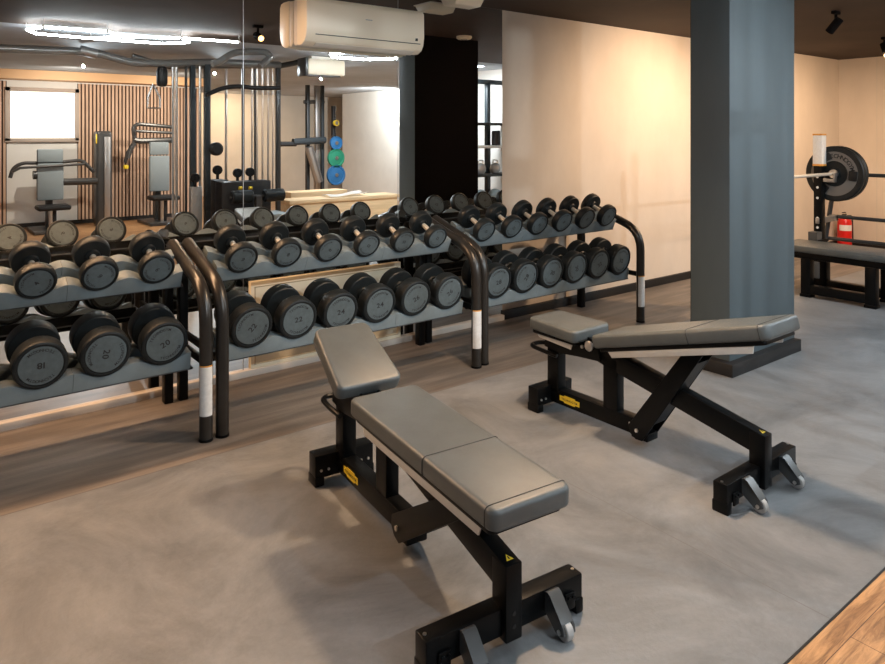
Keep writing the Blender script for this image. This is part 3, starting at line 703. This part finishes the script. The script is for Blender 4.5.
MB().cyl((0, 0, .42), (0, 0, .465), .022, 14).box(-.07, .05, -.012, .012, .462, .478, .003).box(-.07, .03, -.010, .010, .492, .504, .003).build('valve_handle', 'ink', fe)
MB().tube(bend([(0, -.02, .45), (.05, -.08, .46), (.08, -.07, .36), (.08, -.075, .12)], .05, 5), .010, 8).build('hose', 'ink', fe)
bmx = MB(); bm = bmx.bm
pts = [(.0935*math.cos(a), .0935*math.sin(a)) for a in [D2R(160+k*10) for k in range(12)]]
lo = [bm.verts.new((p, q, .25)) for p, q in pts]; hi = [bm.verts.new((p, q, .33)) for p, q in pts]
for k in range(11): bm.faces.new((lo[k], lo[k+1], hi[k+1], hi[k]))
bmx.build('label_sticker', 'label', fe)

# ------------------------------------------------------------------ the gym behind the camera, seen in the mirror
def mp(x, y, yv):
    # place seen at picture point (x, y) through the mirror, at mirrored distance yv from the camera plane
    r = (x-442.5)/700; dep = yv/(.7885-.615*r)
    return Vector((dep*(.7885*r+.615), 2*WALL_Y-.012-yv, 1.6-(y-134)/700*dep))
def poly_mp(pts, yv): return [mp(x, y, yv) for x, y in pts]
def rebase(root, origin):
    root.location = origin
def local(pts, o): return [Vector(p)-Vector(o) for p in pts]

# cable crossover station
YV = 9.25
base_o = Vector((mp(225, 134, YV).x, 2*WALL_Y-.012-YV, 0))
cs = thing('cable_station', 'grey multi-station cable crossover machine reflected in the mirror', 'exercise machine', base_o)
def L(pts, yv=YV): return local(poly_mp(pts, yv), base_o)
def post(name, x, wd, m, ytop=63, yv=YV, dp=None):
    p = L([(x, ytop, ), ], yv)[0]; hw = wd/2; dp = dp or wd
    return MB().box(p.x-hw, p.x+hw, p.y-dp/2, p.y+dp/2, 0, p.z, .004).build(name, m, cs)
def rod(name, x, r, m, ytop=66, yv=YV, z0=.3):
    p = L([(x, ytop)], yv)[0]
    return MB().cyl((p.x, p.y, z0), p, r, 10).build(name, m, cs)
post('upright', 192.5, .065, 'steelblue'); u2 = post('upright', 207, .075, 'steelblue'); post('upright', 278, .06, 'machine', 66)
post('upright', 186, .03, 'machine', 66); post('upright', 243, .035, 'machine', 60, 9.5); post('upright', 226, .03, 'chrome', 62, 9.5)
for x in (173, 176.5, 200): rod('guide_rod', x, .018, 'chrome')
for x in (252, 257, 262.5, 268, 273): rod('guide_rod', x, .014, 'chrome', 68, 9.4, .7)
rod('guide_rod', 255, .016, 'machine', 62, 9.6)
p1 = L([(-60, 46), (0, 48.5), (78, 51.5), (97, 53), (132, 63), (172, 63.5), (208, 62), (280, 65)])
MB().tube(bend(p1, .12), .050, 14).build('top_beam', 'pipe', cs)
MB().tube(bend(L([(132, 56), (168, 67), (206, 66), (282, 66)], 9.45), .1), .038, 12).build('top_beam', 'pipe', cs)
MB().tube(bend(L([(212, 64), (219, 62), (234, 52), (266, 52), (271, 57), (260, 66)], 8.35), .1), .042, 12).build('top_beam', 'pipe', cs)
MB().tube(bend(L([(280, 66), (296, 63), (301, 60)]), .08), .04, 12).build('top_beam', 'machine', cs)
q0, q1 = L([(80, 50), (97, 54)]); MB().tube([q0, q1], .058, 14).build('beam_sleeve', 'chromedark', cs)
MB().tube(bend(L([(206, 95), (222, 88), (238, 86), (255, 88), (280, 88)], 9.1), .1), .030, 12).build('pull_up_bar', 'ink', cs)
a, b_ = L([(162, 68), (162, 87)]); MB().lathe([(0, 0), (.05, .01), (.068, .05), (.068, .20), (.05, .25), (0, .26)], 20, T(a.x, a.y, b_.z), 'Z').build('counterweight', 'ink', cs)
hd = L([(153, 84), (148, 97), (147.5, 108), (160, 108), (159.5, 97), (154, 86)]); MB().tube(hd, .012, 8, True).build('stirrup_handle', 'chromedark', cs)
a, b_ = L([(212, 180), (226, 215)]); MB().box(a.x, b_.x, a.y-.2, a.y+.1, 0, a.z, .01).build('weight_shroud', 'ink', cs)
a, b_ = L([(219, 182), (268, 215)], 9.0); MB().box(a.x, b_.x, a.y-.15, a.y+.1, 0, a.z, .01).build('weight_shroud', 'ink', cs)
a, b_ = L([(190, 187), (201, 218)], 9.1); MB().box(a.x, b_.x, a.y-.05, a.y+.05, 0, a.z, .004).build('weight_stack', 'chromedark', cs)
for x, y in ((217.5, 170), (237.5, 173), (250, 172), (195, 178)):
    c = L([(x, y)], 9.1)[0]; MB().lathe([(0, -.03), (.055, -.03), (.062, -.02), (.062, .02), (.055, .03), (0, .03)], 22, T(*c)).cyl(c, c+Vector((0, 0, -.12)), .02, 10).build('pulley', 'blackgloss', cs)
c = L([(216, 149)], 9.2)[0]; MB().lathe([(0, -.06), (.06, -.06), (.09, -.03), (.09, .03), (.06, .06), (0, .06)], 20, T(*c)).build('pulley', 'ink', cs)
for x, y in ((240.5, 188), (250.5, 188)):
    c = L([(x, y)], 8.85)[0]; MB().cyl(c-Vector((.02, 0, 0)), c+Vector((.02, 0, 0)), .022, 12).build('selector_pin', 'yellow', cs)
# leg roller machine in front of the station
c = mp(258, 196, 8.75)
lr = thing('leg_curl_machine', 'black leg machine with two roller pads reflected in front of cable station', 'exercise machine', (c.x, c.y, 0))
h = c.z
for s in (-1, 1):
    x0 = s*.08; x1 = s*.36
    MB().lathe([(0, 0), (.07, 0), (.085, .015), (.085, .265), (.07, .28), (0, .28)], 22, T(min(x0, x1), 0, h) @ R(-PI/2, 'Z')).build('roller_pad', 'rubber', lr)
MB().cyl((-.38, 0, h), (.38, 0, h), .02, 12).box(-.04, .04, -.04, .04, 0, h, .005).box(-.25, .25, -.06, .55, 0, .06, .005).build('frame', 'machine', lr)
MB().box(-.20, .20, .12, .55, .52, .60, .02).box(-.05, .05, .25, .40, .05, .53).build('seat_pad', 'padgrey', lr)

# chest press machine by the window
def press(label, x_pad, yt, yb, xw, yv, tower_x, arms):
    pt, pb = mp(x_pad, yt, yv), mp(x_pad, yb, yv); o = Vector((pt.x, pt.y, 0))
    m_ = thing('press_machine', label, 'exercise machine', o, 0, 'press machines in front of slat wall')
    hw = xw
    zt, zb = pt.z, pb.z; zs = zt-(zt-zb)*.27
    MB().box(-hw, hw, -.05, .05, zs+.008, zt, .02).build('head_pad', 'padgrey', m_)
    MB().box(-hw*1.02, hw*1.02, -.045, .065, zb, zs-.008, .02).build('back_pad', 'padgrey', m_)
    MB().box(-.05, .05, -.16, -.05, 0, zb+.5, .006).box(-.3, .3, -.30, .55, 0, .05, .006).build('frame', 'machine', m_)
    MB().box(-.24, .24, .08, .48, zb-.14, zb-.06, .03).box(-.05, .05, .12, .30, .0, zb-.13, .004).build('seat_pad', 'ink', m_)
    MB().cyl((-.04, .32, .0), (-.04, .32, zb-.1), .03, 12).build('seat_post', 'chrome', m_)
    return m_, o
m1, o = press('grey press machine under the bright window, reflected in mirror', 50, 149, 200, .19, 13.2, 104, None)
ar = local(poly_mp([(10, 178), (13, 168), (22, 163), (52, 163), (82, 160), (94, 172)], 13.25), o)
MB().tube(bend(ar, .08), .030, 10).build('press_arm', 'machine', m1)
ar = local(poly_mp([(12, 172), (20, 168), (50, 166), (85, 164)], 13.1), o); MB().tube(ar, .022, 8).build('press_arm', 'machine', m1)
a, b_ = local(poly_mp([(62, 182), (97, 181)], 13.2), o); MB().cyl(a, b_, .06, 14).build('beam', 'machine', m1)
c = local([mp(35, 175, 13.2)], o)[0]; MB().cyl(c-Vector((.03, 0, 0)), c+Vector((.03, 0, 0)), .07, 18).build('cam_wheel', 'machine', m1)
a, b_ = local(poly_mp([(96, 131), (112, 225)], 13.2), o)
MB().box(a.x, b_.x, a.y-.25, a.y+.05, 0, a.z, .05, 4).build('tower', 'machine', m1)
MB().box(a.x+.12, b_.x-.04, a.y+.05, a.y+.07, .1, a.z-.1, .008).build('tower_panel', 'chromedark', m1)
MB().box(a.x-.005, a.x+.03, a.y-.02, a.y+.03, a.z-.22, a.z-.05, .01).build('pin_label', 'yellow', m1)
m2, o = press('grey press machine with overhead arms, reflected right of the grey tower', 159, 142, 191, .165, 13.2, 0, None)
ar = local(poly_mp([(128, 158), (130, 152), (135, 142), (133, 127), (138, 124), (172, 127)], 13.3), o); MB().tube(bend(ar, .08), .035, 10).build('press_arm', 'machine', m2)
ar = local(poly_mp([(134, 140), (140, 141), (172, 140)], 13.3), o); MB().tube(ar, .055, 10).build('press_arm', 'machine', m2)
ar = local(poly_mp([(136, 131), (172, 133)], 13.2), o); MB().tube(ar, .025, 8).build('press_arm', 'machine', m2)
ar = local(poly_mp([(125, 163), (128, 152), (133, 144)], 13.3), o); MB().tube(ar, .03, 8).build('grip', 'ink', m2)
c = local([mp(126, 167, 13.3)], o)[0]; MB().lathe([(0, -.04), (.04, -.03), (.045, 0), (.04, .03), (0, .04)], 14, T(*c), 'Z').build('grip_end', 'yellow', m2)

# planks, plates and half rack deeper in the room
c = mp(330, 197, 10.8)
pk = thing('plank_platform', 'low pale wooden counter reflected behind the middle dumbbells', 'counter', (c.x, c.y, 0))
a = mp(283, 197, 10.8); b_ = mp(392, 197, 10.8); hh = mp(330, 197, 10.8).z
MB().box(a.x-c.x, b_.x-c.x, -.25, .25, hh-.06, hh, .005).build('top_plank', 'palewood', pk)
MB().box(a.x-c.x+.03, b_.x-c.x-.03, -.22, .22, 0, hh-.06, .005).build('body', 'palewood', pk)
c2 = mp(305, 191, 11.6); a = mp(286, 191, 11.6); b_ = mp(342, 191, 11.6)
pk2 = thing('plank_platform', 'second pale wooden counter reflected further back beside blue weight plates', 'counter', (c2.x, c2.y, 0))
MB().box(a.x-c2.x, b_.x-c2.x, -.2, .2, 0, c2.z, .005).build('body', 'palewood', pk2)
tc_ = mp(345, 193, 10.8)
bm = bmesh.new(); G = []
for a_ in range(25):
    row = []
    for b2_ in range(11):
        u, v = a_/24, b2_/10
        hgt = .012+.035*(1+math.sin(u*9+v*3))*(.3+.7*math.sin(PI*v))*.5+.05*u*u*(.5+.5*math.sin(v*7+1))
        row.append(bm.verts.new(((u-.5)*.78, (v-.5)*.34+.03*math.sin(u*6), hgt)))
    G.append(row)
for a_ in range(24):
    for b2_ in range(10): bm.faces.new((G[a_][b2_], G[a_+1][b2_], G[a_+1][b2_+1], G[a_][b2_+1]))
ext = bmesh.ops.solidify(bm, geom=bm.faces[:], thickness=.006)
mbt = MB(); mbt.bm.free(); mbt.bm = bm
tag(mbt.build('towel', 'cloth', None, 80, (tc_.x, tc_.y, hh+.004)), 'white rumpled towel on the pale wooden counter', 'towel')
YR = 13.2
o = Vector((mp(322, 134, YR).x, 2*WALL_Y-.012-YR, 0))
hr = thing('half_rack', 'pale steel half rack reflected beside green and blue weight plates', 'rack', o)
for x, m_, wd in ((307.5, 'steelblue', .06), (317, 'chromedark', .10), (322, 'steelblue', .06)):
    p = local([mp(x, 84, YR)], o)[0]; MB().box(p.x-wd/2, p.x+wd/2, -.05, .05, 0, min(p.z, 2.62), .004).build('upright', m_, hr)
a, b_ = local(poly_mp([(304, 102), (324, 102)], YR), o); MB().cyl(a, b_, .04, 10).build('cross_member', 'machine', hr)
a, b_ = local(poly_mp([(293, 142), (325, 140)], YR-.2), o); MB().cyl(a, b_, .07, 10).build('bar_holder', 'steelblue', hr)
a, b_ = local(poly_mp([(280, 144), (296, 144)], YR-.2), o); MB().cyl(a, b_, .05, 10).build('bar_holder', 'ink', hr)
a, b_ = local(poly_mp([(309, 147), (319, 182)], YR-.2), o); MB().tube([a, b_], .09, 10).build('bench_pad', 'chromedark', hr)
a, b_ = local(poly_mp([(333.5, 106), (333.5, 185)], YR), o); MB().cyl(a, b_, .05, 12).build('plate_tree', 'ink', hr)
for y, m_, r in ((123, 'yellow', .06), (143, 'blue', .14), (158, 'green', .19), (175, 'blue', .21)):
    c = local([mp(336, y, YR-.2)], o)[0]
    p = MB().lathe([(0, -.03), (.04, -.03), (r*.45, -.015), (r*.8, -.015), (r*.85, -.03), (r, -.03), (r, .03), (r*.85, .03), (r*.8, .015), (.04, .03), (0, .03)], 28, T(*c)).build('weight_plate', m_, hr)
    MB().cyl(c+Vector((0, -.04, 0)), c+Vector((0, .04, 0)), .04, 14).build('plate_hub', 'chromedark', p)
# second air conditioner seen in the mirror
c = mp(323, 68, 8.7)
a2 = thing('air_conditioner', 'distant white air conditioner, reflected under the glowing tubes', 'air conditioner', (c.x, c.y, c.z))
MB().box(-.29, .29, -.12, .12, -.11, .11, .03, 3).build('front_cover', 'acwhite', a2)
MB().box(-.33, -.285, -.125, .125, -.13, .12, .01).box(-.285, .22, -.05, .10, -.128, -.108).build('side_cap', 'machine', a2)
MB().box(-.2, .2, -.05, .05, .105, max(.12, CEIL-c.z), .004).build('hanger', 'acside', a2)
# storage shelving with kettlebells, reflected next to the beige wall
YS = 8.25
sx0, sx1 = mp(472, 134, YS).x, mp(512, 134, YS).x
o = Vector(((sx0+sx1)/2, 2*WALL_Y-.012-YS, 0))
sh = thing('storage_rack', 'blue-black steel storage rack with shelves reflected beside the beige wall', 'rack', o)
hw = (sx1-sx0)/2+.1
xs = mp(487.5, 134, YS).x-o.x
for x in (-hw, xs, hw): MB().box(x-.035, x+.035, -.035, .035, 0, 2.42, .004).build('upright', 'steelblue', sh)
MB().box(-hw, hw, -.035, .035, 2.38, 2.45, .004).build('top_rail', 'steelblue', sh)
for yy, m_ in ((123.5, 'ink'), (146, 'whiteplaster'), (174, 'steelblue')):
    z = mp(487, yy, YS).z; MB().box(-hw, hw, -.25, .2, z-.03, z+.01, .003).build('shelf', m_, sh)
def kettle(x, y, r, label, m_):
    c = mp(x, y, YS-.14)
    k = thing('kettlebell', label, 'kettlebell', (c.x, c.y, c.z-r), 0, 'kettlebells on storage rack')
    MB().lathe([(0, 0), (r*.6, 0), (r*.95, r*.5), (r, r), (r*.85, r*1.6), (r*.4, r*1.95), (0, 2*r)], 20, None, 'Z').build('bell', m_, k)
    MB().tube(bend([(-r*.55, 0, r*1.7), (-r*.6, 0, r*2.5), (r*.6, 0, r*2.5), (r*.55, 0, r*1.7)], r*.5), r*.14, 8).build('grip', 'chrome', k)
zs = mp(487, 174, YS).z+.011
for i, (x, lab) in enumerate(((480.5, 'steel kettlebell on the storage rack shelf, left of the post'), (495, 'steel kettlebell on storage rack shelf, right of the post'))):
    r = .085; k = kettle(x, 170, r, lab, 'chromedark')
for o_ in [q for q in C.objects if q.name.startswith('kettlebell')]: o_.location.z = zs+.002
zs2 = mp(487, 174, YS).z-.45
MB().box(-hw, hw, -.25, .2, zs2-.03, zs2, .003).build('shelf', 'steelblue', sh)
for x, lab in ((480.5, 'grey medicine ball on the lower storage shelf, left of the post'), (495, 'grey medicine ball on the lower storage shelf, right of the post')):
    c = mp(x, 185, YS-.172); r = .115
    tag(MB().lathe([(0, -r)]+[(r*math.cos(t*PI/12), r*math.sin(t*PI/12)) for t in range(-5, 6)]+[(0, r)], 24, None, 'Z').build('medicine_ball', 'padgrey', None, 60, (c.x, c.y, zs2+r+.002)), lab, 'ball', 'medicine balls on storage rack')
zb = mp(487, 146, YS).z+.011
c = mp(496, 136, YS-.12); tag(MB().lathe([(0, 0), (.07, 0), (.07, .20), (.06, .23), (0, .23)], 20, None, 'Z').build('foam_roller', 'ink', None, 35, (c.x, c.y, zb+.002)), 'black foam roller standing on the white storage shelf', 'foam roller')
